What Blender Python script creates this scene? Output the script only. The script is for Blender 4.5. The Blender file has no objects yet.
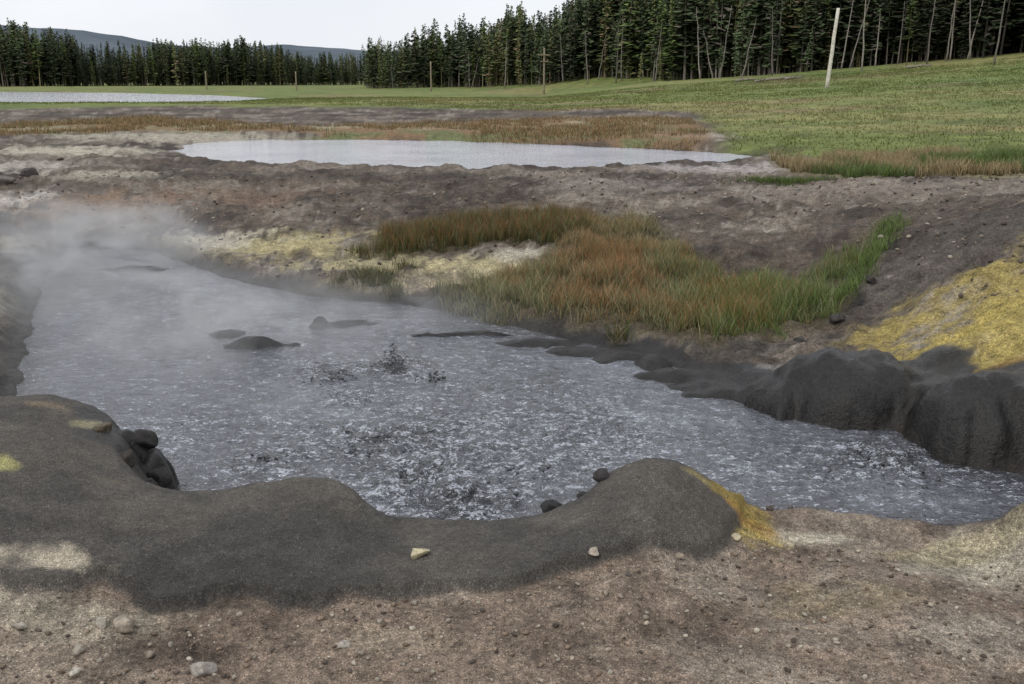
import bpy, math, numpy as np
from mathutils import Vector
rng=np.random.default_rng(7)
scene=bpy.context.scene
# ------------------------------------------------------------------ camera
HC=2.2; PITCH=math.radians(14.75); F=35/36*1024
cp,sp=math.cos(PITCH),math.sin(PITCH)
cd=bpy.data.cameras.new("camera"); cam=bpy.data.objects.new("camera",cd); scene.collection.objects.link(cam)
cam.location=(0,0,HC); cam.rotation_euler=(math.radians(90)-PITCH,0,0)
cd.lens=35; cd.sensor_width=36; cd.clip_end=20000; cd.clip_start=0.05
scene.camera=cam
scene.view_settings.view_transform='Standard'; scene.view_settings.look='None'; scene.view_settings.exposure=0
# survey helper: measured sight line -> position in metres on level z
def G(px,py,z=0.0):
    a=(px-512)/F; b=(py-342)/F
    dy=cp-b*sp; dz=-sp-b*cp
    t=(z-HC)/dz
    return (a*t,dy*t)
def B(px,r):   # bearing + distance
    k=(px-512)/F*cp
    y=r/math.sqrt(1+k*k); return (k*y,y)
# ------------------------------------------------------------------ numpy noise
def _h(ix,iy,s):
    n=(ix.astype(np.int64)*374761393+iy.astype(np.int64)*668265263+s*1442695041)&0xffffffff
    n=((n^(n>>13))*1274126177)&0xffffffff
    n=((n^(n>>16))*2246822519)&0xffffffff
    return ((n^(n>>15))&0xffffff)/float(0xffffff)
def vn(x,y,s=0):
    xi=np.floor(x);yi=np.floor(y);fx=x-xi;fy=y-yi
    fx=fx*fx*fx*(fx*(fx*6-15)+10);fy=fy*fy*fy*(fy*(fy*6-15)+10)
    a=_h(xi,yi,s);b=_h(xi+1,yi,s);c=_h(xi,yi+1,s);d=_h(xi+1,yi+1,s)
    return (a*(1-fx)+b*fx)*(1-fy)+(c*(1-fx)+d*fx)*fy
def fbm(x,y,sc,o=4,s=0,g=.5):
    v=0;a=1;t=0;x=x*sc;y=y*sc
    for i in range(o):
        v=v+a*(vn(x,y,s+i*17)*2-1);t+=a;a*=g
        x,y=(x*1.62-y*1.18)+7.3,(x*1.18+y*1.62)+3.1
    return v/t
def ss(a,b,x):
    t=np.clip((x-a)/(b-a),0,1);return t*t*(3-2*t)
def sdf(P,x,y):  # negative inside
    P=np.array(P);n=len(P);d=np.full(x.shape,1e18);ins=np.zeros(x.shape,bool)
    for i in range(n):
        ax,ay=P[i];bx,by=P[(i+1)%n];ex,ey=bx-ax,by-ay
        t=np.clip(((x-ax)*ex+(y-ay)*ey)/(ex*ex+ey*ey+1e-12),0,1)
        d=np.minimum(d,(x-ax-ex*t)**2+(y-ay-ey*t)**2)
        c=((ay>y)!=(by>y))
        with np.errstate(divide='ignore',invalid='ignore'):
            c&=x<(bx-ax)*(y-ay)/((by-ay)+1e-15)+ax
        ins^=c
    d=np.sqrt(d);return np.where(ins,-d,d)
# ------------------------------------------------------------------ layout (metres)
top=[(12,395),(20,365),(28,330),(38,295),(55,262),(95,247),(150,250),(200,268),(250,284),(300,294),(345,299),(400,303),(450,311),(500,322),(560,338),(620,350),(680,366),(720,388),(765,404),(830,418),(900,430),(935,448),(970,464),(1024,476),(1100,487),(1250,505),(1250,575),(1100,560),(1024,548),(960,536),(880,524),(820,515),(775,512)]
crest=[(745,508,.2),(700,480,.38),(650,465,.44),(600,492,.34),(555,518,.26),(500,531,.22),(395,528,.22),(380,510,.28),(335,484,.34),(290,483,.34),(230,499,.29),(170,498,.28),(140,440,.3),(110,425,.36),(88,408,.44),(50,402,.47),(12,405,.47)]
POOL=[G(*p) for p in top]
for c in crest:
    x,y=G(*c); POOL.append((x,y+0.27))
Z2=0.42
POOL2=[G(px,py,Z2) for px,py in [(176,150),(200,143),(250,140),(330,139.5),(450,141),(560,145),(640,149),(720,153),(755,157),(735,162),(690,165),(640,167),(560,169),(450,170),(380,168),(300,165),(240,162),(205,158)]]
Z3=0.4
LAKE=[G(px,py,Z3) for px,py in [(-350,91.5),(0,92),(120,93),(210,95.5),(262,98.5),(215,101.5),(130,102.5),(0,103.5),(-350,105)]]
ctrl=[(-200,700,.3),(0,690,.25),(250,690,.24),(512,690,.24),(800,690,.24),(1024,690,.24),(1250,700,.26),(0,1100,.25),(512,1100,.25),(1024,1100,.25),
(100,620,.27),(300,625,.26),(500,600,.26),(700,570,.22),(850,565,.19),(1000,600,.19),(850,530,.12),(1000,560,.11),(1150,600,.16),
(30,500,.42),(50,450,.46),(-80,440,.5),(-80,550,.4),(130,500,.36),(100,560,.33),(220,530,.31),(330,530,.30),(250,590,.28),
(450,550,.25),(450,590,.26),(600,540,.33),(650,500,.41),(660,530,.34),(710,510,.32),(755,530,.17),(700,550,.24),
(-20,360,.18),(-20,300,.22),(-200,350,.35),(20,250,.22),(0,200,.4),(-200,220,.6),(60,170,.52),(150,200,.4),
(100,232,.12),(200,250,.1),(260,230,.2),(350,285,.08),(300,200,.36),(500,205,.38),(400,245,.16),(550,285,.12),(650,265,.2),(700,215,.42),(500,183,.52),(300,176,.5),(700,180,.52),(900,200,.62),(600,338,.06),(740,375,.07),(780,315,.14),(850,325,.14),(850,285,.22),
(895,262,.5),(950,235,.78),(1024,207,1.02),(1120,200,1.1),(1024,300,.62),(950,315,.42),(930,365,.22),(1040,380,.45),(1150,420,.8),
(450,130,.5),(200,132,.52),(0,160,.52),(0,130,.5),(700,132,.54),(850,165,.6),(1000,160,.66),(1000,130,.7),(512,112,.5),(-300,130,.5),(1300,140,.9)]+[(a,b,c) for a,b,c in crest]
C=np.array([(*G(a,b,c),c) for a,b,c in ctrl]); C=np.vstack([C])
cu=np.arctan2(C[:,0],C[:,1]);cv=np.log(np.hypot(C[:,0],C[:,1]));cc=.06
K=np.sqrt((cu[:,None]-cu)**2+(cv[:,None]-cv)**2+cc*cc)
W=np.linalg.solve(K+np.eye(len(C))*-0.004,C[:,2]-.35)
def dome(px,py,z,rx,ry,m=1.0): x,y=G(px,py,z); return (x,y,z,rx,ry,m)
DOMES=[dome(835,353,.38,.56,.5),dome(875,354,.37,.46,.46),dome(780,376,.15,.42,.34),dome(978,374,.45,.40,.5),dome(1012,370,.47,.42,.5),dome(1085,372,.5,.5,.5),dome(925,386,.12,.3,.3),
 dome(262,334,.10,.36,.16),dome(232,330,.05,.25,.14),dome(315,316,.09,.13,.1),dome(350,321,.045,.5,.11),dome(460,331,.04,.75,.09),dome(540,338,.05,.5,.2),
 dome(595,346,.05,.6,.2),dome(650,354,.10,.24,.2),dome(625,352,.05,.5,.2),dome(690,368,.08,.5,.22),dome(735,386,.06,.5,.2),dome(710,380,.05,.55,.2),
 dome(120,434,.34,.24,.2,.8),dome(148,455,.26,.14,.16,.9),dome(112,452,.33,.16,.12,.5),dome(310,488,.37,.34,.27,0),dome(130,266,.04,.7,.15)]
def meadow_z(x,y,r):
    px=512+F*(x/np.maximum(y,1e-3))/cp
    px=np.where(y<=0,np.where(x>0,3000,-3000),px)
    s=np.interp(px,[-500,540,650,760,900,1024,1500,3000],[0,0,1.4,2.2,3.4,4.4,8,8])
    z=.52+s*np.clip((r-25)/95,0,1)**1.4
    hs=np.interp(px,[-500,380,480,600,1024,3000],[0,0,.01,.08,.16,.16])
    z=z+hs*np.clip(r-135,0,400)
    return z
def height(x,y,detail=True,aux=False):
    x=np.asarray(x,float);y=np.asarray(y,float)
    r=np.hypot(x,y)+1e-6;th=np.arctan2(x,y);lv=np.log(np.clip(r,1.2,60))
    z=np.full(x.shape,.35)
    for k in range(len(C)):
        z=z+W[k]*np.sqrt((th-cu[k])**2+(lv-cv[k])**2+cc*cc)
    z=np.clip(z,.03,1.2)
    f=ss(.85,1.3,np.abs(th)); z=z*(1-f)+.35*f
    f=ss(.4,1.2,2.2-r); z=z*(1-f)+.25*f
    mz=meadow_z(x,y,r); f=ss(22,45,r); z=z*(1-f)+mz*f
    wx=x+.08*fbm(x,y,3.,4,5);wy=y+.08*fbm(x,y,3.,4,9)
    d1=sdf(POOL,wx,wy); d2=sdf(POOL2,x+.35*fbm(x,y,.8,4,31),y+.35*fbm(x,y,.8,4,37)); d3=sdf(LAKE,x,y)
    dm=sdf(MOUND,wx+.035*fbm(x,y,5.,3,15),wy+.035*fbm(x,y,5.,3,19))
    if detail:
        rough=(.018+.105*ss(6.,8.5,r))*(1-ss(-.0,-.12,dm)*.6)
        rough=rough*(1-.6*ss(25,60,r))
        n=fbm(x,y,1.6,6,3,.6)
        ridg=1-np.abs(fbm(x,y,2.3,5,77,.62))*2
        z=z+rough*(n*1.0+.45*ridg)
        z=z+.014*fbm(x,y,9,4,44,.6)*(1-ss(0,-.1,dm)*.8)*(1-ss(30,40,r))
        z=z+.10*fbm(x,y,.12,3,91)*ss(30,80,r)
        z=z+.045*ss(.0,-.035,dm)
        z=z-.03*ss(.03,-.01,np.abs(fbm(x,y,.9,3,71)))*(1-ss(0,-.1,dm))*(1-ss(6,12,r))*.5
    w1=.28
    z=np.where(d1>0,z*ss(0,w1,d1)+.0, -.3*ss(0,.3,-d1))
    z=np.maximum(z,np.where(d1>0,.015+.25*np.minimum(d1,.1),-9))
    rim=ss(0,1.1,d2); z=np.where(d2<1.1, np.where(d2>0,(Z2-.03)*(1-rim)+np.maximum(z,Z2+.03)*rim,Z2-.03-.3*ss(0,.8,-d2)),z)
    z=np.where(d2>=1.1,np.where((d2<3)&(r>9)&(y<14),np.maximum(z,Z2-.2),z),z)
    rim=ss(0,6,d3); z=np.where(d3<6,np.where(d3>0,(Z3-.05)*(1-rim)+z*rim,Z3-.5),z)
    dk=np.zeros(x.shape)
    dx=x+.13*fbm(x,y,3.0,4,61);dy=y+.10*fbm(x,y,3.0,4,67)
    for (a,b,c,rx,ry,m) in DOMES:
        q=((dx-a)/rx)**2+((dy-b)/ry)**2
        zz=(c+.06)*np.clip(1-q,0,1)**(.62 if c>.15 else .9)-.06
        zz=zz+(.045 if c>.24 and m>.4 else .02)*fbm(x,y,5,5,12,.58)
        w=(q<1)&(zz>z)
        z=np.where(w,zz,z); dk=np.maximum(dk,np.where(q<1.15,ss(1.15,.9,q)*m,0))
    return z,d1,d2,d3,dm,dk,r
MOUND=[G(px,py,z) for px,py,z in [(-250,600,.3),(0,598,.27),(60,603,.27),(110,594,.27),(160,612,.27),(205,606,.27),(245,600,.27),(300,614,.26),(340,602,.26),(400,598,.26),(450,594,.26),(510,588,.26),(560,576,.26),(640,562,.25),(700,556,.24),(735,543,.2),(752,522,.18)]]+[(G(*c)[0],G(*c)[1]+.5) for c in crest]+[G(-300,400,.4)]
# ------------------------------------------------------------------ mesh helpers
def mesh_np(name,V,Fa,col=None,smooth=False,extra=None):
    V=np.asarray(V,np.float32);Fa=np.asarray(Fa,np.int32);k=Fa.shape[1]
    m=bpy.data.meshes.new(name)
    m.vertices.add(len(V));m.vertices.foreach_set('co',V.ravel())
    m.loops.add(Fa.size);m.loops.foreach_set('vertex_index',Fa.ravel())
    m.polygons.add(len(Fa));m.polygons.foreach_set('loop_start',np.arange(0,Fa.size,k,dtype=np.int32))
    m.polygons.foreach_set('use_smooth',np.full(len(Fa),smooth))
    m.update(calc_edges=True)
    for nm,cdat in (('Col',col),('Zone',extra)):
        if cdat is not None:
            a=m.color_attributes.new(nm,'FLOAT_COLOR','POINT')
            c4=np.ones((len(V),4),np.float32);c4[:,:3]=cdat;a.data.foreach_set('color',c4.ravel())
    o=bpy.data.objects.new(name,m);scene.collection.objects.link(o);return o
class NT:
    def __init__(s,name,world=False):
        s.m=bpy.data.materials.new(name);s.m.use_nodes=True;s.t=s.m.node_tree;s.t.nodes.clear()
        s.out=s.n('ShaderNodeOutputMaterial')
    def n(s,t,**k):
        o=s.t.nodes.new(t)
        for a,b in k.items():setattr(o,a,b)
        return o
    def l(s,a,b): s.t.links.new(a,b)
    def attr(s,nm): return s.n('ShaderNodeAttribute',attribute_name=nm)
    def noise(s,sc,det=4,rough=.5,dist=0,vec=None):
        o=s.n('ShaderNodeTexNoise');o.inputs['Scale'].default_value=sc;o.inputs['Detail'].default_value=det;o.inputs['Roughness'].default_value=rough;o.inputs['Distortion'].default_value=dist
        if vec is not None:s.l(vec,o.inputs['Vector'])
        return o.outputs['Fac']
    def ramp(s,f,pts):
        o=s.n('ShaderNodeValToRGB');e=o.color_ramp.elements
        while len(e)<len(pts):e.new(.5)
        for i,(p,c) in enumerate(pts):
            e[i].position=p;e[i].color=(*c,1) if hasattr(c,'__len__') else (c,c,c,1)
        s.l(f,o.inputs[0]);return o.outputs[0]
    def mix(s,f,a,b,mode='MIX'):
        o=s.n('ShaderNodeMix',data_type='RGBA',blend_type=mode)
        for i,v in ((0,f),(6,a),(7,b)):
            if hasattr(v,'is_linked') or hasattr(v,'links'): s.l(v,o.inputs[i])
            else: o.inputs[i].default_value=v if i==0 else ((*v,1) if hasattr(v,'__len__') else (v,v,v,1))
        return o.outputs[2]
    def math(s,op,a,b=0.0,c=None):
        o=s.n('ShaderNodeMath',operation=op)
        for i,v in enumerate((a,b,c)):
            if v is None:continue
            if hasattr(v,'links'): s.l(v,o.inputs[i])
            else:o.inputs[i].default_value=v
        return o.outputs[0]
    def bump(s,h,dist,strength=1,nrm=None):
        o=s.n('ShaderNodeBump');o.inputs['Distance'].default_value=dist
        if hasattr(strength,'links'): s.l(strength,o.inputs['Strength'])
        else: o.inputs['Strength'].default_value=strength
        s.l(h,o.inputs['Height'])
        if nrm is not None:s.l(nrm,o.inputs['Normal'])
        return o.outputs[0]
    def bsdf(s,col,rough=.8,nrm=None,spec=.5,**k):
        o=s.n('ShaderNodeBsdfPrincipled')
        for nm,v in (('Base Color',col),('Roughness',rough),('Specular IOR Level',spec)):
            if hasattr(v,'links'): s.l(v,o.inputs[nm])
            else:o.inputs[nm].default_value=(*v,1) if hasattr(v,'__len__') else v
        if nrm is not None:s.l(nrm,o.inputs['Normal'])
        s.l(o.outputs[0],s.out.inputs['Surface']);return o
# ------------------------------------------------------------------ terrain sheet
pys=np.arange(1200,94,-1.7)
dep=PITCH+np.arctan((pys-342)/F)
rs=(HC-.3)/np.tan(dep)
rs=np.concatenate([[.15,.4,.6,.75],rs[rs>.85],np.geomspace(rs[-1]*1.03,9000,70)])
fa=np.radians(np.arange(-31,31.01,.14));co=np.radians(np.arange(31.8,328.5,1.6))
th=np.concatenate([fa,co])
R,T=np.meshgrid(rs,th,indexing='ij');X=(R*np.sin(T)).ravel();Y=(R*np.cos(T)).ravel()
Zt,d1,d2,d3,dm,dk,rr=height(X,Y)
Zt=np.where(d3<0,Z3-.5,Zt)
nr,nt=R.shape
i=np.arange(nr-1)[:,None];j=np.arange(nt)[None,:];j2=(j+1)%nt
Fq=np.stack([i*nt+j,i*nt+j2,(i+1)*nt+j2,(i+1)*nt+j],-1).reshape(-1,4)
def lerp(a,b,f): return a*(1-f[:,None])+np.array(b)*f[:,None]
MEADOW=[G(px,py,.52) for px,py in [(-500,112),(0,110),(150,106),(300,107),(500,110),(620,113),(700,119),(735,148),(770,157),(850,166),(1024,172),(1300,175)]]+[B(1300,8000),B(-500,8000)]
RUST=[G(px,py,.5) for px,py in [(-400,128),(0,126),(150,118),(300,128),(420,124),(560,120),(690,124),(715,142),(690,148),(560,142),(430,138),(340,137),(280,134),(150,132),(0,138),(-400,140)]]
TURF=[G(px,py,.6) for px,py in [(765,160),(850,158),(1024,163),(1200,165),(1200,188),(1024,188),(930,180),(860,178),(800,174)]]
REED1=[G(px,py,.18) for px,py in [(352,254),(385,236),(470,229),(560,228),(612,238),(610,250),(560,252),(480,249),(420,254)]]
REED2=[G(px,py,.14) for px,py in [(570,240),(650,238),(690,262),(735,284),(790,286),(832,274),(872,262),(895,266),(858,300),(836,326),(765,340),(700,343),(635,328),(570,319),(500,310),(430,305),(420,288),(500,278),(540,264)]]
n1=fbm(X,Y,.9,5,101);n2=fbm(X,Y,3.5,5,111,.6);n3=fbm(X,Y,.25,4,121);n4=fbm(X,Y,11,4,117,.6)
col=np.tile([.200,.153,.116],(len(X),1))
midz=ss(5.5,8,rr)
col=lerp(col,(.110,.086,.066),midz)
col=lerp(col,(.26,.22,.175),ss(.05,.45,n1+.5*n2+.3*n4)*.6)
col=lerp(col,(.31,.28,.235),ss(.12,.42,n4*.8+.6*n2)*.6*midz)
col=lerp(col,(.042,.032,.025),ss(.0,.4,-n1+.7*n2+.3*n4)*.85*midz)
col=lerp(col,(.115,.084,.062),ss(.0,.4,-n1*.8+.5*n2)*.65*(1-midz))
def patch(px,py,z,rx,ry,c,amt,k=1.0):
    global col
    x,y=G(px,py,z);q=np.sqrt(((X-x)/rx)**2+((Y-y)/ry)**2)+.75*n2+.3*n1+.4*n4
    col=lerp(col,c,ss(1,.35,q)*amt)
YE=(.37,.29,.085);PA=(.46,.42,.33);WH=(.52,.49,.44)
patch(60,152,.52,3.2,2.0,PA,.9);patch(180,138,.5,5,3,PA,.7);patch(0,170,.5,1.8,1.6,(.42,.38,.33),.85);patch(15,200,.4,.8,1.1,WH,.85);patch(110,180,.45,1.6,.9,PA,.6);patch(30,240,.3,.6,.8,PA,.5)
patch(280,243,.2,1.5,1.0,(.42,.36,.19),.9);patch(200,238,.2,1.3,.8,PA,.85);patch(480,262,.2,.9,.65,(.44,.38,.22),.9);patch(350,262,.16,1.1,.7,(.40,.35,.2),.8);patch(520,255,.2,.6,.35,PA,.8);patch(320,288,.08,1.1,.3,(.36,.31,.2),.7);patch(430,275,.15,.8,.45,(.38,.32,.22),.7)
patch(100,205,.35,1.6,1.2,(.27,.175,.105),.6);patch(240,200,.35,1.6,1.2,(.20,.13,.09),.5)
patch(730,172,.5,2.2,1.2,(.42,.38,.36),.8);patch(620,190,.45,1.6,1.2,(.3,.26,.23),.5);patch(860,190,.6,3,1.4,(.30,.25,.21),.5)
patch(430,130,.5,2.8,1.2,PA,.7);patch(690,138,.5,1.4,3,WH,.7)
patch(960,240,.8,1.6,1.2,(.095,.083,.072),.7);patch(900,290,.4,.8,.7,(.095,.082,.07),.6)
patch(1010,325,.55,1.3,1.0,YE,.85);patch(930,345,.35,.7,.4,YE,.55);patch(1020,270,.8,1.4,1.0,YE,.45);patch(890,325,.3,.55,.45,YE,.4);patch(960,300,.5,1.0,.7,YE,.4)
patch(1000,352,.5,.6,.25,(.2,.09,.035),.6)
patch(740,350,.1,.9,.35,(.06,.055,.052),.8);patch(840,312,.15,.25,.35,(.02,.018,.015),.9);patch(880,268,.3,.25,.4,(.025,.02,.017),.8);patch(760,372,.08,.5,.15,(.28,.27,.26),.6);patch(560,335,.05,1.2,.25,(.06,.055,.05),.7)
patch(60,330,.1,.25,.6,(.3,.26,.16),.5);patch(10,300,.2,.5,.9,PA,.6);patch(10,350,.15,.3,.5,PA,.5)
patch(735,525,.22,.28,.16,YE,.8);patch(820,535,.15,.35,.12,PA,.7);patch(1000,560,.15,.5,.25,PA,.6);patch(950,545,.15,.7,.1,(.36,.31,.18),.5);patch(850,600,.2,.5,.2,(.30,.25,.15),.4);patch(980,640,.2,.4,.3,(.36,.32,.26),.5)
patch(20,615,.27,.6,.2,(.34,.3,.23),.6);patch(40,670,.25,.4,.2,(.32,.27,.21),.4);patch(180,600,.27,.3,.1,(.05,.04,.03),.6);patch(160,655,.25,.25,.1,(.06,.045,.035),.6);patch(390,640,.25,.2,.1,(.33,.27,.2),.5);patch(700,640,.22,.5,.2,(.11,.082,.06),.5)
dme=sdf(MEADOW,X+.8*fbm(X,Y,.5,3,7),Y+1.2*fbm(X,Y,.5,3,8))
def meadow_col(x,y):
    g_=np.tile([.150,.178,.050],(len(x),1))
    g_=lerp(g_,(.245,.225,.09),ss(0,.45,fbm(x*.5,y,.09,5,131,.6))*.8);g_=lerp(g_,(.095,.14,.038),ss(.0,.4,fbm(x*.6,y,.22,5,141,.6))*.65)
    g_=lerp(g_,(.19,.14,.075),ss(.15,.5,fbm(x*.4,y,.16,5,151,.6))*.7)
    return g_
gcol=meadow_col(X,Y)
gm=ss(.6,-.6,dme);col=col*(1-gm[:,None])+gcol*gm[:,None]
dru=sdf(RUST,X+.5*n1,Y+1.2*n1);rc=np.tile([.24,.15,.075],(len(X),1));rc=lerp(rc,(.13,.15,.05),ss(0,.4,n1))
rc=lerp(rc,(.38,.32,.2),ss(.1,.5,n3+.4*n1)*.8)
rm=ss(.5,-.5,dru)*.85;col=col*(1-rm[:,None])+rc*rm[:,None]
dtu=sdf(TURF,X+.3*n1,Y+.6*n1);tm=ss(.3,-.3,dtu)*.8;col=lerp(col,(.2,.17,.08),tm)
for RP in (REED1,REED2): col=lerp(col,(.085,.07,.04),ss(.12,-.1,sdf(RP,X+.15*n2,Y+.15*n2))*.8)
mud=ss(.03,-.02,dm+.015*n4)
col=lerp(col,(.062,.057,.051),mud);col=lerp(col,(.100,.090,.077),mud*ss(0,.5,n1+.5*n2)*.8);col=lerp(col,(.040,.037,.034),mud*ss(0,.5,-n1+.5*n2)*.7)
col=lerp(col,(.015,.0145,.014),dk*.97)
wet=ss(.34,.03,d1+.12*n2);col=lerp(col,(.022,.0205,.019),wet*.9*(d1>-.4))
patch(740,512,.22,.22,.13,(.30,.22,.05),.75);patch(692,484,.38,.1,.05,(.3,.25,.1),.6);patch(752,530,.18,.16,.08,(.34,.2,.05),.7)
patch(55,572,.33,.24,.11,(.38,.33,.25),.95);patch(5,478,.44,.12,.09,(.33,.31,.13),.9);patch(88,432,.4,.12,.14,(.27,.24,.14),.8);patch(55,414,.46,.3,.07,(.19,.15,.10),.8);patch(120,500,.32,.2,.1,(.13,.11,.08),.6)
wet2=ss(1.7,.1,d2+.9*n1);col=lerp(col,(.038,.030,.024),wet2*.9*(d2>-.5)*ss(.1,.6,-(Y-G(400,155,Z2)[1])/4+.4))
zone=np.stack([np.clip(np.maximum(mud,dk),0,1),gm,np.clip(np.maximum(wet*.7,dk),0,1)],-1)
ground=mesh_np("ground",np.stack([X,Y,Zt],-1),Fq,col,True,zone)
m=NT("ground_soil_mud_grass");tc=m.n('ShaderNodeTexCoord').outputs['Object']
base=m.attr('Col').outputs['Color'];zn=m.n('ShaderNodeSeparateColor');m.l(m.attr('Zone').outputs['Color'],zn.inputs[0])
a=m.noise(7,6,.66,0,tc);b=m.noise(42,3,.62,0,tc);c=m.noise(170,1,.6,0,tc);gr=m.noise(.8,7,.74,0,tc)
am=m.mix(zn.outputs[0],m.ramp(a,[(.3,.5),(.5,1.0),(.7,1.5)]),m.ramp(a,[(.3,.75),(.5,1.0),(.7,1.25)]))  # cavity shade painted into the colour: hollows of the bump noise go darker
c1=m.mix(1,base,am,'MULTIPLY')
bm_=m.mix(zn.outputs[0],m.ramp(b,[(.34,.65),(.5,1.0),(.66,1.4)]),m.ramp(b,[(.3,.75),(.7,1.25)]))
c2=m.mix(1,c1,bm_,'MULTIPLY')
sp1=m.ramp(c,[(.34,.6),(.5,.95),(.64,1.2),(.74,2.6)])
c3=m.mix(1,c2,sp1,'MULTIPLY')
c3=m.mix(zn.outputs[1],c3,m.mix(1,base,m.ramp(gr,[(.3,.45),(.5,1.0),(.7,1.6)]),'MULTIPLY'))
rgh=m.n('ShaderNodeMapRange');m.l(zn.outputs[2],rgh.inputs[0]);rgh.inputs[3].default_value=.88;rgh.inputs[4].default_value=.33
inv=m.math('MULTIPLY_ADD',zn.outputs[0],-.4,.85)
nb=m.bump(a,.06,inv)
nb=m.bump(b,.016,inv,nb);nb=m.bump(c,.004,.7,nb)
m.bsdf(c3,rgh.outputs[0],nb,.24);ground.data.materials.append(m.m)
# ------------------------------------------------------------------ boiling mud pool
py2=np.arange(580,236,-1.0);r2=HC/np.tan(PITCH+np.arctan((py2-342)/F));t2=np.radians(np.concatenate([np.arange(-31,31.01,.085),np.arange(31.5,40,.5)]))
R,T=np.meshgrid(r2,t2,indexing='ij');X=(R*np.sin(T)).ravel();Y=(R*np.cos(T)).ravel()
dd=sdf(POOL,X,Y)
BOIL=[(396,368,.32,.07),(330,372,.38,.045),(460,500,.38,.055),(380,440,.45,.04),(880,458,.4,.05),(470,440,.4,.03),(260,460,.35,.035),(560,430,.4,.018),(420,480,.35,.04),(350,400,.35,.025),(640,440,.35,.015),(200,420,.35,.015)]
cx,cy=G(430,440);act0=np.exp(-(((X-cx)/1.8)**2+((Y-cy)/1.5)**2));cx,cy=G(860,465);act0=np.maximum(act0,.6*np.exp(-(((X-cx)/1.2)**2+((Y-cy)/.6)**2)))
pt=fbm(X,Y,1.3,4,251)
act0=np.clip(act0*(1+1.4*pt),0,1)
amp=.10+.85*act0
boil=np.zeros(X.shape)
for px,py,s,h in BOIL:
    x,y=G(px,py);boil+=h*20*np.exp(-((X-x)**2+(Y-y)**2)/(2*(s*.5)**2))
boil*=1+1.1*fbm(X,Y,4,4,261)
boil=np.maximum(boil,0)
amp=amp+boil*1.2
zz=.010*fbm(X,Y,3,3,211)+.006*fbm(X,Y,9,2,213)+amp*(.014*(1-2.2*np.abs(fbm(X,Y,7,3,221,.55)))+.009*fbm(X,Y,18,3,231,.55))+.02*boil
zz=zz*ss(0,.12,-dd)-.02*ss(0,-.1,-dd)
i=np.arange(len(r2)-1)[:,None];j=np.arange(len(t2)-1)[None,:];n=len(t2)
Fm=np.stack([i*n+j,i*n+j+1,(i+1)*n+j+1,(i+1)*n+j],-1).reshape(-1,4)
Fm=Fm[(dd[Fm]<.3).any(1)]
used=np.unique(Fm);mp=np.zeros(len(X),np.int64);mp[used]=np.arange(len(used))
mc=np.tile([.078,.082,.096],(len(X),1));mc=lerp(mc,(.14,.148,.172),ss(.05,.45,fbm(X,Y,.9,4,241))*.8)
mc=lerp(mc,(.045,.046,.053),np.clip(act0*1.1,0,1)*ss(-.3,.3,-pt));mc=lerp(mc,(.022,.022,.025),np.clip(boil-.15,0,1)*.9)
mc=lerp(mc,(.04,.04,.044),ss(-.35,-.02,dd)*.7)
pool=mesh_np("mud_pool",np.stack([X,Y,zz],-1)[used],mp[Fm],mc[used],True,np.stack([np.clip(amp,0,1)]*3,-1)[used])
m=NT("boiling_grey_mud");tc=m.n('ShaderNodeTexCoord').outputs['Object']
base=m.attr('Col').outputs['Color'];zf=m.attr('Zone').outputs['Fac']
mpn=m.n('ShaderNodeMapping');mpn.inputs['Scale'].default_value=(.75,1.15,1);mpn.inputs['Rotation'].default_value=(0,0,.4);m.l(tc,mpn.inputs[0]);tv=mpn.outputs[0]
a=m.noise(11,3,.55,1.2,tv);b=m.noise(30,2,.5,1.5,tv);c=m.noise(46,2,.55,1.0,tv)
c1=m.mix(1,base,m.ramp(a,[(.34,.68),(.5,1.0),(.64,1.3)]),'MULTIPLY')
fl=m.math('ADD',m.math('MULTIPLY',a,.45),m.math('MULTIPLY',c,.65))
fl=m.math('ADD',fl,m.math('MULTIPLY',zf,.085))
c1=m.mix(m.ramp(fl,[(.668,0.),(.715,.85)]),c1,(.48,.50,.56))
sb=m.math('MULTIPLY_ADD',zf,.8,.2)
nb=m.bump(a,.05,m.math('MULTIPLY_ADD',zf,.45,.4));nb=m.bump(b,.035,sb,nb)
m.bsdf(c1,.07,nb,.9);pool.data.materials.append(m.m)
# ------------------------------------------------------------------ second pool + lake
def sheet(name,P,z,grow):
    c=np.mean(P,0);V=[(*(np.array(p)+grow*(np.array(p)-c)/np.linalg.norm(np.array(p)-c)),z) for p in P]
    me=bpy.data.meshes.new(name);me.from_pydata(V,[],[list(range(len(V)))]);me.update()
    o=bpy.data.objects.new(name,me);scene.collection.objects.link(o);return o
w=sheet("pond_water",POOL2,Z2-.012,.35);w2=sheet("lake_water",LAKE,Z3,1.0)
for ww_,lo_,hi_ in ((w,(.36,.37,.41),(.54,.55,.61)),(w2,(.72,.73,.76),(.8,.8,.84))):
    m=NT("milky_water");tc=m.n('ShaderNodeTexCoord').outputs['Object'];mpn=m.n('ShaderNodeMapping');mpn.inputs['Scale'].default_value=(1,2.2,1);m.l(tc,mpn.inputs[0])
    a=m.noise(4,4,.6,.3,mpn.outputs[0]);m.bsdf(m.ramp(m.noise(.5,4,.6,0,tc),[(.35,lo_),(.65,hi_)]),.06,m.bump(a,.035,.8),.5)
    ww_.data.materials.append(m.m)
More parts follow.
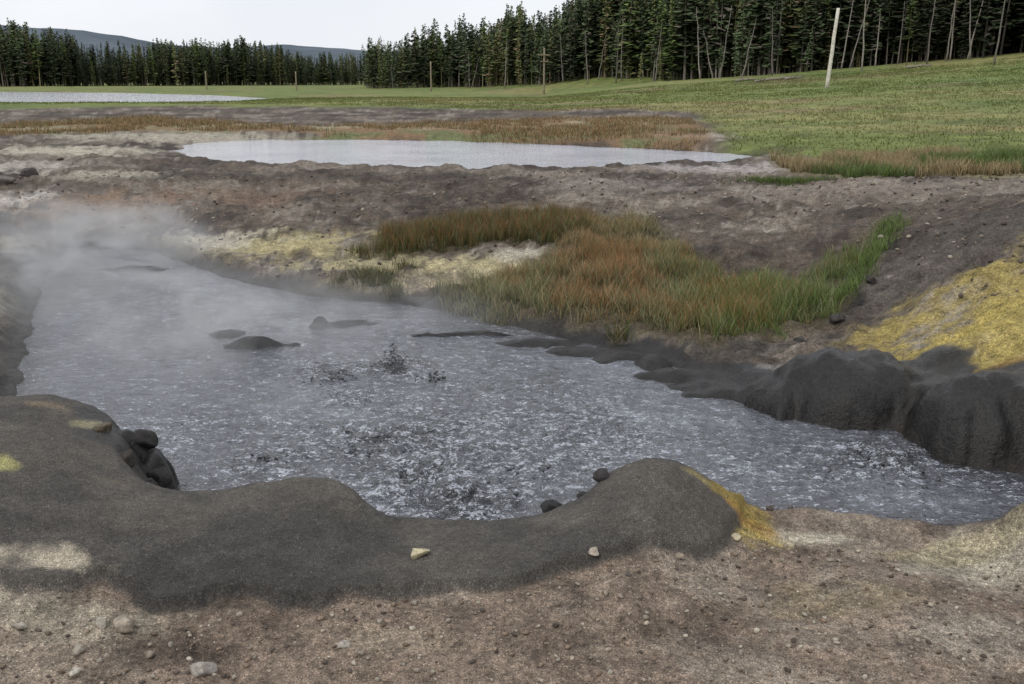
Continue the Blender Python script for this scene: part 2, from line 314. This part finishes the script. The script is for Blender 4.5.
# ------------------------------------------------------------------ grass
def scatter(P,n,seed=0):
    P=np.array(P);lo=P.min(0);hi=P.max(0);g=np.random.default_rng(seed);o=[]
    tot=0
    while tot<n:
        q=lo+(hi-lo)*g.random((n*2,2));k=sdf(P,q[:,0],q[:,1])<0;q=q[k];o.append(q);tot+=len(q)
    return np.vstack(o)[:n]
def blades(name,xy,h,w,cb,ct,lean=.35,seed=1):
    g=np.random.default_rng(seed);n=len(xy);x,y=xy[:,0],xy[:,1];z=height(x,y)[0]-.01
    a=g.random(n)*6.283;dx,dy=np.cos(a),np.sin(a);b=g.random(n)*6.283;L=lean*h*(.3+g.random(n));lx,ly=np.cos(b)*L,np.sin(b)*L
    V=np.zeros((n,5,3));
    V[:,0]=np.stack([x-dx*w/2,y-dy*w/2,z],-1);V[:,1]=np.stack([x+dx*w/2,y+dy*w/2,z],-1)
    V[:,2]=np.stack([x+lx*.35+dx*w*.4,y+ly*.35+dy*w*.4,z+h*.55],-1);V[:,3]=np.stack([x+lx*.35-dx*w*.4,y+ly*.35-dy*w*.4,z+h*.55],-1)
    V[:,4]=np.stack([x+lx,y+ly,z+h*(1-.15*g.random(n))],-1)
    cc=np.zeros((n,5,3));cc[:,0]=cc[:,1]=cb*.6;cc[:,2]=cc[:,3]=(cb+ct)/2;cc[:,4]=ct
    k=np.arange(n)[:,None]*5
    Ft=np.concatenate([k+[0,1,2],k+[0,2,3],k+[3,2,4]],0)
    o=mesh_np(name,V.reshape(-1,3),Ft,cc.reshape(-1,3));o.data.materials.append(GM);return o
m=NT("grass_blades");o=m.bsdf(m.attr('Col').outputs['Color'],.6,None,.2)
tr=m.n('ShaderNodeBsdfTranslucent');m.l(m.attr('Col').outputs['Color'],tr.inputs[0]);mx=m.n('ShaderNodeMixShader');mx.inputs[0].default_value=.3
m.l(o.outputs[0],mx.inputs[1]);m.l(tr.outputs[0],mx.inputs[2]);m.l(mx.outputs[0],m.out.inputs[0]);GM=m.m
def pick(pal,wts,n,g):
    pal=np.array(pal);i=g.choice(len(pal),n,p=np.array(wts)/sum(wts));return pal[i]*(.7+.6*g.random((n,1)))
GR=(.09,.12,.038);BG=(.155,.23,.06);RU=(.37,.15,.06);OL=(.14,.12,.05);ST=(.46,.37,.21);DG=(.05,.065,.025);PG=(.27,.30,.17);BR=(.18,.10,.055)
g=np.random.default_rng(3)
def edge_thin(q,P,wd,seed):
    s=-sdf(P,q[:,0],q[:,1])+wd*.9*fbm(q[:,0],q[:,1],3.5,4,seed);e=np.clip(s/wd,0,1)
    cl=ss(-.3,.2,fbm(q[:,0],q[:,1],7,3,seed+5))
    k=g.random(len(q))<(e**1.2)*(.15+.85*cl);return q[k],e[k]
q,e=edge_thin(scatter(REED1,28000,1),REED1,.28,301);n=len(q)
blades("marsh_grass",q,(.15+.18*g.random(n))*(.45+.55*e),.005+0*q[:,0],pick([DG,GR,OL],[3,4,3],n,g),pick([RU,OL,GR,PG,BR],[4,3,3,2,3],n,g),.4,2)
q,e=edge_thin(scatter(REED2,90000,2),REED2,.36,311);n=len(q)
pxq=512+F*(q[:,0]/q[:,1])/cp
wr=np.exp(-((pxq-600)/75)**2)+.4*np.exp(-((pxq-740)/50)**2);wg=.8*ss(640,760,pxq)
u=g.random(n)+.7*fbm(q[:,0],q[:,1],4,3,371)
ct=np.where((u<wr*.85)[:,None],pick([RU,(.38,.2,.09),OL,BR],[5,3,1,2],n,g),np.where((g.random(n)<wg)[:,None],pick([BG,GR,PG,ST],[6,2,2,1],n,g),pick([PG,ST,GR,OL],[5,4,3,2],n,g)))
cb=np.where((g.random(n)<wg)[:,None],pick([GR,BG,OL],[2,3,1],n,g),pick([GR,OL,PG,ST],[3,2,4,3],n,g))
back=ss(G(620,262,.15)[1]-.3,G(620,250,.15)[1]+.3,q[:,1]);ct=np.where((g.random(n)<back*.8)[:,None],pick([ST,OL],[4,2],n,g),ct)
blades("marsh_grass",q,(.09+.20*g.random(n))*(.45+.95*vn(q[:,0]*2.5,q[:,1]*2.5,5))*(.45+.55*e),.005+0*u,cb,ct,.5,3)
q=np.vstack([np.array(G(px,py,z_))+g.normal(0,s,(k,2)) for px,py,z_,s,k in [(375,280,.12,.12,900),(392,288,.12,.07,250),(358,255,.12,.06,120),(405,270,.12,.06,90),(450,300,.08,.06,120),(500,318,.05,.07,150),(340,286,.08,.05,80),(620,338,.06,.06,100)]+[(842+ (890-842)*t_,300-58*t_,.2+.25*t_,.08,220) for t_ in (0,.15,.3,.45,.6,.75,.9,1.0)]]);n=len(q)
gg_=(q[:,0]>1)[:,None]
blades("sedge_tuft",q,.06+.12*g.random(n),.006+0*q[:,0],np.where(gg_,pick([GR,BG],[1,1],n,g),pick([DG,OL],[1,1],n,g)),np.where(gg_,pick([BG,GR,PG],[3,2,1],n,g),pick([OL,GR,ST],[3,3,1],n,g)),.6,4)
q=scatter(TURF,50000,5);q=q[fbm(q[:,0],q[:,1],.9,4,321)>-.12];n=len(q);k=(fbm(q[:,0],q[:,1],.7,3,331)>.0)[:,None]
blades("meadow_grass",q,.12+.18*g.random(n),.010+0*q[:,0],np.where(k,pick([GR,BG],[2,1],n,g),pick([OL,ST],[1,1],n,g)),np.where(k,pick([GR,BG,PG],[2,2,1],n,g),pick([ST,(.26,.2,.12),BR],[2,1,1],n,g)),.5,6)
q=np.vstack([np.array(G(785,187,.5))+g.normal(0,1,(1500,2))*[.35,.15]]);n=len(q)
blades("grass_tuft",q,.06+.07*g.random(n),.008+0*q[:,0],pick([GR],[1],n,g),pick([BG,GR],[1,1],n,g),.5,7)
q=scatter(RUST,50000,8);q=q[fbm(q[:,0],q[:,1],.5,4,341)>-.1];n=len(q)
blades("rust_sedge",q,.08+.14*g.random(n),.016+0*q[:,0],pick([OL,ST,BR],[2,1,2],n,g),pick([RU,ST,OL,GR,BR],[2,3,3,2,2],n,g),.5,9)
MNEAR=[G(px,py,.55) for px,py in [(-100,106),(150,103),(300,104),(500,110),(620,113),(700,119),(735,148),(770,157),(850,164),(1024,168),(1200,172),(1150,98),(800,97),(400,97),(-100,100)]]
q=scatter(MNEAR,120000,10);q=q[(fbm(q[:,0],q[:,1],.35,5,351)*1.3+.9*g.random(len(q))>.15)&(sdf(LAKE,q[:,0],q[:,1])>1)];n=len(q)
mcg=meadow_col(q[:,0],q[:,1])
blades("meadow_grass",q,.03+.10*g.random(n)**1.5,.012+.0008*q[:,1],mcg*.95,mcg*(.8+.6*g.random((n,1)))+pick([(0,0,0),(.05,.04,.02)],[2,1],n,g),.8,11)
# ------------------------------------------------------------------ stones
def stone_mesh(seed,sub=2):
    import bmesh
    bm=bmesh.new();bmesh.ops.create_icosphere(bm,subdivisions=sub,radius=1)
    V=np.array([v.co[:] for v in bm.verts]);Ff=np.array([[v.index for v in f.verts] for f in bm.faces]);bm.free()
    g=np.random.default_rng(seed)
    for k in range(9):
        d=g.normal(size=3);d/=np.linalg.norm(d);t=.45+.3*g.random();s=V@d;V=V-np.outer(np.maximum(s-t,0),d)*.92
    V+=.08*np.stack([fbm(V[:,0]+seed,V[:,1]+V[:,2],2.,3,seed+q) for q in range(3)],-1)
    return V*[1,.75,.6],Ff
def stones(name,xy,size,col,seed,mat,sub=1,sink=.3,smooth=True):
    g=np.random.default_rng(seed);VV=[];FF=[];CC=[];o=0;pool_=[stone_mesh(seed*31+k,sub) for k in range(10)]
    z=height(xy[:,0],xy[:,1])[0]
    for k in range(len(xy)):
        V,Ff=pool_[g.integers(10)];a=g.random()*6.28;ca,sa=math.cos(a),math.sin(a)
        W_=V*size[k]*(.8+.4*g.random(3));W_=np.stack([W_[:,0]*ca-W_[:,1]*sa,W_[:,0]*sa+W_[:,1]*ca,W_[:,2]],-1)
        VV.append(W_+[xy[k,0],xy[k,1],z[k]+size[k]*sink]);FF.append(Ff+o);o+=len(V);CC.append(np.tile(col[k],(len(V),1)))
    ob=mesh_np(name,np.vstack(VV),np.vstack(FF),np.vstack(CC),smooth);ob.data.materials.append(mat);return ob
m=NT("stone");tc=m.n('ShaderNodeTexCoord').outputs['Object'];a=m.noise(40,5,.65,0,tc);b=m.noise(180,3,.6,0,tc)
m.bsdf(m.mix(1,m.attr('Col').outputs['Color'],m.ramp(a,[(.3,.5),(.7,1.5)]),'MULTIPLY'),.85,m.bump(b,.005,.8,m.bump(a,.016,.8)),.3);SM=m.m
FG=[G(px,py,.24) for px,py in [(-100,630),(200,625),(350,605),(560,585),(700,565),(780,520),(1100,545),(1200,760),(-100,760)]]
q=scatter(FG,6000,21);q=q[sdf(MOUND,q[:,0],q[:,1])>.02];q=q[fbm(q[:,0],q[:,1],1.5,3,401)+.3*g.random(len(q))>-.1];n=len(q)
stones("gravel",q,.0025+.016*g.random(n)**6,pick([(.33,.28,.22),(.22,.165,.12),(.4,.36,.29),(.10,.08,.065)],[3,4,2,2],n,g),5,SM)
MID=[G(px,py,.35) for px,py in [(60,235),(300,260),(420,250),(620,230),(830,240),(960,330),(1100,330),(1100,190),(800,185),(500,185),(200,180),(0,190)]]
q=scatter(MID,9000,22);q=q[fbm(q[:,0],q[:,1],1.2,3,411)+.4*g.random(len(q))>-.05];n=len(q)
stones("gravel",q,.006+.040*g.random(n)**6,pick([(.2,.165,.125),(.12,.095,.07),(.32,.28,.22),(.06,.05,.045)],[4,4,2,2],n,g),6,SM)
q=scatter(MOUND,900,23);q=q[sdf(POOL,q[:,0],q[:,1])>.3];n=len(q)
stones("gravel",q,.002+.005*g.random(n)**3,pick([(.25,.23,.2),(.12,.1,.09)],[1,2],n,g),7,SM)
for k,(px,py,z,s,c) in enumerate([(125,634,.26,.058,(.33,.28,.22)),(103,630,.26,.035,(.38,.34,.28)),(203,676,.25,.055,(.36,.33,.29)),(80,655,.25,.034,(.33,.29,.23)),(594,571,.26,.034,(.4,.34,.27)),(679,566,.23,.032,(.3,.25,.19)),(343,648,.25,.024,(.44,.4,.34)),(20,632,.27,.028,(.34,.3,.25)),(150,658,.25,.024,(.28,.23,.18)),(628,583,.25,.016,(.1,.09,.08)),(415,606,.25,.02,(.3,.27,.22)),(735,543,.2,.03,(.5,.44,.3)),(75,676,.25,.03,(.5,.46,.38)),(60,610,.26,.018,(.35,.3,.24)),(770,520,.12,.03,(.12,.1,.09)),(790,516,.1,.022,(.1,.09,.08)),(758,508,.12,.025,(.35,.3,.15)),(620,605,.24,.02,(.3,.25,.2)),(820,600,.2,.022,(.3,.26,.2)),(900,640,.22,.02,(.28,.24,.19)),
 (553,495,.33,.075,(.03,.03,.03)),(573,486,.36,.055,(.035,.033,.03)),(602,482,.38,.055,(.045,.042,.04)),(585,490,.33,.045,(.04,.04,.04)),
 (1018,535,.1,.06,(.1,.09,.07)),(30,178,.5,.2,(.08,.07,.065)),(5,185,.5,.2,(.16,.14,.13)),(60,165,.5,.1,(.2,.18,.15)),(360,262,.16,.04,(.3,.27,.2)),(835,330,.12,.09,(.05,.045,.04)),(868,300,.2,.08,(.05,.045,.04)),(800,345,.1,.07,(.06,.055,.05))]):
    stones("rock",np.array([G(px,py,z)]),np.array([s]),[np.array(c)],50+k,SM,3,.32)
for k,(px,py,z,s,c) in enumerate([(142,440,.3,.10,(.035,.032,.03)),(156,462,.24,.10,(.03,.028,.026)),(126,466,.3,.09,(.05,.042,.035)),(148,482,.25,.08,(.035,.032,.03)),(104,436,.38,.07,(.12,.10,.07))]):
    stones("rock",np.array([G(px,py,z)]),np.array([s]),[np.array(c)],150+k,SM,3,.02)
V,Ff=stone_mesh(77,3);x,y=G(419,563,.27);V=V*[.035,.055,.03]*1.35;a=.5
V=np.stack([V[:,0]*math.cos(a)+V[:,1]*math.sin(a),-V[:,0]*math.sin(a)+V[:,1]*math.cos(a),V[:,2]],-1)+[x,y,float(height(np.array([x]),np.array([y]))[0][0])+.015]
ob=mesh_np("pale_stone",V,Ff,np.tile((.50,.44,.28),(len(V),1)),True);ob.data.materials.append(SM)
# ------------------------------------------------------------------ mud splashes : spray thrown up over the boils
m=NT("wet_mud_drops");m.bsdf((.05,.05,.055),.15,None,.7);DM=m.m
V0,F0=stone_mesh(5,1)
for sx,sy,n,rad,hh in [(394,372,300,.15,.24),(340,378,110,.24,.07),(470,505,130,.27,.07),(372,445,100,.3,.06),(880,462,110,.28,.06),(265,462,60,.2,.04),(430,380,60,.2,.06),(540,470,30,.3,.03)]:
    x,y=G(sx,sy);VV=[];FF=[]
    for k in range(n):
        u=abs(g.normal())*.6;ang=g.random()*6.28;h=hh*g.random()**1.3*max(0,1-u*.6);s=(.0025+.007*g.random()**2)*(1.6 if h<.03 else 1)
        p=np.array([x+math.cos(ang)*u*rad,y+math.sin(ang)*u*rad,h])
        sc=np.array([s*(1+g.random()),s,s*(.8+.8*g.random())]);W_=V0/[1,.75,.6]*sc
        W_[:,0]+=W_[:,2]*g.normal()*.6
        VV.append(W_+p);FF.append(F0+len(V0)*k)
    ob=mesh_np("mud_splash",np.vstack(VV),np.vstack(FF),None,True);ob.data.materials.append(DM)
# ------------------------------------------------------------------ conifers
def conifer(seed,nb,bare,wid):
    g=np.random.default_rng(seed);V=[];Fc=[];Cc=[]
    tcol=(.12,.105,.09)
    for k in range(4):
        a=k/4*6.283;V.append((math.cos(a)*.009,math.sin(a)*.009,0));Cc.append(tcol)
    V.append((0,0,1.0));Cc.append(tcol)
    for k in range(4):Fc.append((k,(k+1)%4,4))
    for k in range(nb):
        t=bare+(1-bare)*(g.random()**.85);a=g.random()*6.283
        prof=(1-(t-bare)/(1-bare));L=wid*(.10+.9*prof**.7)*(.4+.8*g.random())
        if t<bare+.12: L*=.6
        ca,sa=math.cos(a),math.sin(a);dr=-.2*L*(g.random()-.2)+(.3*L if t>.85 else 0);ww=.28*L+.010
        i0=len(V);s0=.15*g.random();base=np.array([ca*L*s0,sa*L*s0,t]);e=np.array([ca*L,sa*L,t+dr]);mid=(base*.4+e*.6);pr=np.array([-sa,ca,0])*ww
        V+=[tuple(base+[0,0,.012]),tuple(mid+pr+[0,0,-.02*g.random()]),tuple(e),tuple(mid-pr+[0,0,-.03*g.random()])]
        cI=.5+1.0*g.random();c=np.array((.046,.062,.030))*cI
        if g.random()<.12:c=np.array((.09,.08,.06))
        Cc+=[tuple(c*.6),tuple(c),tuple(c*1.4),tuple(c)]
        Fc+=[(i0,i0+1,i0+2),(i0,i0+2,i0+3)]
    return np.array(V),np.array(Fc),np.array(Cc)
VARS=[conifer(900+k,[170,150,110,180,90,150,120,60,170,150][k],[.06,.1,.25,.08,.35,.15,.1,.2,.05,.12][k],[.14,.12,.11,.17,.13,.13,.15,.07,.11,.15][k]) for k in range(10)]
def forest(name,xs,ys,hs,seed,tint=1.0):
    g=np.random.default_rng(seed);z=height(xs,ys,False)[0]-.2;VV=[];FF=[];CC=[];o=0
    pt_=fbm(xs,ys,.07,3,505)
    for k in range(len(xs)):
        V,Fc,Cc=VARS[g.integers(10)];a=g.random()*6.283;ca,sa=math.cos(a),math.sin(a);h=hs[k];wq=.8+.6*g.random()
        W_=np.stack([V[:,0]*ca*wq-V[:,1]*sa*wq+V[:,2]*g.normal()*.03,V[:,0]*sa*wq+V[:,1]*ca*wq,V[:,2]],-1)*h
        VV.append(W_+[xs[k],ys[k],z[k]]);FF.append(Fc+o);o+=len(V)
        t=np.array([1,1,1])*(.6+.75*g.random())*tint*(1+.7*pt_[k])
        u_=g.random()
        if u_<.12:t=t*np.array([2.1,1.75,1.4])
        elif u_<.3:t=t*np.array([1.45,1.5,.95])
        CC.append(Cc*t)
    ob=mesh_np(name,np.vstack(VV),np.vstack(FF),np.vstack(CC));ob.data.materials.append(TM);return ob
m=NT("conifer_foliage");m.bsdf(m.attr('Col').outputs['Color'],.8,None,.15);TM=m.m
g=np.random.default_rng(12)
def band(p0,p1,rf,depth,n,hf):
    px=p0+(p1-p0)*g.random(n);dp=depth*g.random(n)**1.4;r=rf(px)+dp+g.normal(0,2,n)+5*fbm(px,px*0,.03,3,7);P=np.array([B(a,b) for a,b in zip(px,r)])
    return P[:,0],P[:,1],hf(px,dp)*(.45+.6*g.random(n)**.8)*(1+.22*fbm(px,px*0,.045,3,9))*1.02
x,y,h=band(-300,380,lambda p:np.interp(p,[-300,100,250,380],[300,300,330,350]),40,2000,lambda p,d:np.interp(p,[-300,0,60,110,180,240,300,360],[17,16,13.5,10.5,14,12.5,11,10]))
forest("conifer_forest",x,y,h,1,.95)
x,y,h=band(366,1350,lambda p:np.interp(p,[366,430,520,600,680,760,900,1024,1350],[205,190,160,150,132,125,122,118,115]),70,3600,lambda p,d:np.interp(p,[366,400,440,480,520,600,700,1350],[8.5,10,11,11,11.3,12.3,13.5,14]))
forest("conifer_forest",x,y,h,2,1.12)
for k,(px,r,hh) in enumerate([(735,112,6),(748,116,5),(720,118,4),(905,112,8),(640,134,4),(805,114,5),(660,132,4)]):
    p=B(px,r);forest("pine_tree",np.array([p[0]]),np.array([p[1]]),np.array([float(hh)]),60+k,1.3)
# ------------------------------------------------------------------ poles, snags, logs
m=NT("weathered_wood");tc=m.n('ShaderNodeTexCoord').outputs['Object'];a=m.noise(6,5,.6,0,tc);m.bsdf(m.mix(1,m.attr('Col').outputs['Color'],m.ramp(a,[(.3,.7),(.7,1.3)]),'MULTIPLY'),.85,m.bump(a,.03,.5),.2);WM=m.m
def tube(p0,p1,r0,r1,nseg=10,ns=7,wob=0,g=g):
    p0=np.array(p0,float);p1=np.array(p1,float);d=p1-p0;L=np.linalg.norm(d);d/=L;u=np.cross(d,[.3,.8,.52]);u/=np.linalg.norm(u);v=np.cross(d,u);V=[];Fc=[]
    for i in range(ns+1):
        t=i/ns;c=p0+(p1-p0)*t+(u*g.normal()+v*g.normal())*wob*(0<i);r=r0+(r1-r0)*t
        for k in range(nseg):
            a=k/nseg*6.283;V.append(c+(u*math.cos(a)+v*math.sin(a))*r)
    for i in range(ns):
        for k in range(nseg):
            a=i*nseg+k;b=i*nseg+(k+1)%nseg;Fc+=[(a,b,b+nseg),(a,b+nseg,a+nseg)]
    V.append(p1);V.append(p0);e=len(V)-2
    for k in range(nseg):Fc+=[(ns*nseg+k,ns*nseg+(k+1)%nseg,e),((k+1)%nseg,k,e+1)]
    return np.array(V),np.array(Fc)
def wood(name,parts,c):
    VV=[];FF=[];o=0
    for V,Fc in parts:VV.append(V);FF.append(Fc+o);o+=len(V)
    V=np.vstack(VV);ob=mesh_np(name,V,np.vstack(FF),np.tile(c,(len(V),1)),True);ob.data.materials.append(WM);return ob
def gz(x,y): return float(height(np.array([x]),np.array([y]),False)[0][0])
x,y=B(827,75);z=gz(x,y);wood("white_pole",[tube((x,y,z-.3),(x+.4,y,z+5.3),.14,.11,12,6,.01)],(.62,.58,.5))
for px,r,hh,arm in [(544,120,5.2,1),(431,150,4.2,0),(206,190,3.2,0),(296,170,3.,0)]:
    x,y=B(px,r);z=gz(x,y);ps=[tube((x,y,z-.3),(x,y,z+hh),.13,.1)]
    if arm:ps+=[tube((x-.7,y-.16,z+hh-.8),(x+.7,y-.16,z+hh-.8),.06,.06),tube((x-.5,y-.16,z+hh-1.5),(x+.5,y-.16,z+hh-1.5),.05,.05)]
    wood("utility_pole",ps,(.24,.2,.14))
snags=[(861,105,10,-.3),(992,100,9,.5),(741,108,6,1.2),(616,138,8,.2),(772,112,7,-.4),(925,112,10,.3),(700,122,8,-.8),(655,128,7,.6),(588,142,7,-.5),(505,155,7,.3),(840,116,9,.9),(968,114,9,-1.0)]
for k in range(16):
    p_=380+640*g.random();snags.append((p_,float(np.interp(p_,[366,430,520,600,680,760,900,1024],[203,188,158,146,128,121,118,114])),4+5*g.random(),g.normal()*.8))
for px,r,hh,ln in snags:
    x,y=B(px,r);z=gz(x,y);ps=[tube((x,y,z-.3),(x+ln,y,z+hh),.09,.02,7,8,.04)]
    for k in range(14):
        t=.3+.65*g.random();a=g.random()*6.28;L=.3+.8*g.random()*(1-t+.2);b=np.array([x+ln*t,y,z+hh*t]);ps.append(tube(b,b+[math.cos(a)*L,math.sin(a)*L,-.1],.03,.01,4,2,.02))
    wood("dead_tree",ps,tuple(np.array((.20,.18,.155))*(.7+.8*g.random())))
for px,r,L,a in [(735,100,2,.1),(765,98,2.5,-.15),(785,96,2,.5),(755,95,1.5,.8),(905,104,2.5,.1)]:
    x,y=B(px,r);x2,y2=x+math.cos(a)*L,y+math.sin(a)*L;wood("fallen_log",[tube((x,y,gz(x,y)+.15),(x2,y2,gz(x2,y2)+.2),.12,.07,8,6,.03)]+[tube((x+(x2-x)*t,y+(y2-y)*t,gz(x,y)+.15),(x+(x2-x)*t+.1,y,gz(x,y)+.8),.03,.01,5,2) for t in (.3,.6)],(.24,.21,.17))
# ------------------------------------------------------------------ distant hills
pp=np.linspace(-500,700,160);prof=np.interp(pp,[-500,0,50,90,130,165,230,290,330,380,500,700],[70,46,43,42,37,31,28,32,29,27,22,15])+.9*fbm(pp,pp*0,.03,4,5)
V=[];k=7
for a,hh in zip(pp,prof):
    for j in range(k):
        t=j/(k-1);x,y=B(a,2600+900*t);V.append((x,y,(HC+hh*3500/F)*math.sin(t*math.pi/2)**.9-2*(1-t)))
Fh=[[i*k+j,(i+1)*k+j,(i+1)*k+j+1,i*k+j+1] for i in range(len(pp)-1) for j in range(k-1)]
hl=mesh_np("distant_hills",V,Fh,None,True);m=NT("hazy_forested_hill");tc=m.n('ShaderNodeTexCoord').outputs['Object']
m.bsdf(m.ramp(m.noise(.006,6,.7,0,tc),[(.35,(.095,.115,.135)),(.65,(.14,.165,.19))]),1,None,0);hl.data.materials.append(m.m)  # aerial haze is painted in as a bluish base colour
# ------------------------------------------------------------------ steam
def steam(px,py,z,rx,ry,rz,dens,seed):
    import bmesh
    x,y=G(px,py,z);bm=bmesh.new();bmesh.ops.create_icosphere(bm,subdivisions=3,radius=1);me=bpy.data.meshes.new("steam");bm.to_mesh(me);bm.free()
    o=bpy.data.objects.new("steam",me);scene.collection.objects.link(o);o.location=(x,y,z);o.scale=(rx,ry,rz)
    m=NT("steam");tc=m.n('ShaderNodeTexCoord').outputs['Object'];ge=m.n('ShaderNodeVectorMath',operation='LENGTH');m.l(tc,ge.inputs[0])
    fo=m.math('SUBTRACT',1.0,ge.outputs['Value']);fo=m.math('MAXIMUM',fo,0.0);fo=m.math('POWER',fo,1.2)
    pv=m.n('ShaderNodeMapping');pv.inputs['Location'].default_value=(seed,seed*2,0);pv.inputs['Scale'].default_value=(rx*.8,ry*.6,rz*1.5);m.l(tc,pv.inputs[0])
    nz=m.noise(1.6,2,.6,1.0,pv.outputs[0]);nz=m.math('MULTIPLY',m.math('MAXIMUM',m.math('SUBTRACT',nz,.42),0.0),5.5)
    d=m.math('MULTIPLY',m.math('MULTIPLY',fo,nz),dens)
    vs=m.n('ShaderNodeVolumeScatter');vs.inputs['Color'].default_value=(.98,.985,1,1);m.l(d,vs.inputs['Density']);m.l(vs.outputs[0],m.out.inputs['Volume'])
    try:m.m.cycles.volume_step_rate=5.0
    except Exception as e_:print('no step rate',e_)
    me.materials.append(m.m)
steam(60,262,.25,2.0,3.0,.8,1.4,1.0)
steam(230,320,.15,3.0,2.4,.42,.65,4.0)
# ------------------------------------------------------------------ sky & sun
w=bpy.data.worlds.new("World");scene.world=w;w.use_nodes=True;t=w.node_tree;t.nodes.clear()
o=t.nodes.new('ShaderNodeOutputWorld');bg=t.nodes.new('ShaderNodeBackground');sk=t.nodes.new('ShaderNodeTexSky');sk.sky_type='NISHITA';sk.sun_disc=False
EL=math.radians(48);AZ=math.radians(215)
sk.sun_elevation=EL;sk.sun_rotation=AZ;sk.dust_density=4
mx=t.nodes.new('ShaderNodeMix');mx.data_type='RGBA';mx.inputs[0].default_value=.85
tcn=t.nodes.new('ShaderNodeTexCoord');nz=t.nodes.new('ShaderNodeTexNoise');nz.inputs['Scale'].default_value=2.5;nz.inputs['Detail'].default_value=5
cr=t.nodes.new('ShaderNodeValToRGB');cr.color_ramp.elements[0].position=.3;cr.color_ramp.elements[1].position=.7
cr.color_ramp.elements[0].color=(9.2,9.5,10.1,1);cr.color_ramp.elements[1].color=(10.8,11.0,11.5,1)
t.links.new(tcn.outputs['Generated'],nz.inputs['Vector']);t.links.new(nz.outputs['Fac'],cr.inputs[0])
t.links.new(sk.outputs[0],mx.inputs[6]);t.links.new(cr.outputs[0],mx.inputs[7]);t.links.new(mx.outputs[2],bg.inputs[0]);bg.inputs[1].default_value=.1;t.links.new(bg.outputs[0],o.inputs[0])
sl=bpy.data.lights.new("sun",'SUN');sl.energy=1.15;sl.angle=math.radians(12);sl.color=(1,.98,.94);so=bpy.data.objects.new("sun",sl);scene.collection.objects.link(so)
dv=Vector((math.sin(AZ)*math.cos(EL),math.cos(AZ)*math.cos(EL),math.sin(EL)));so.rotation_euler=dv.to_track_quat('Z','Y').to_euler()
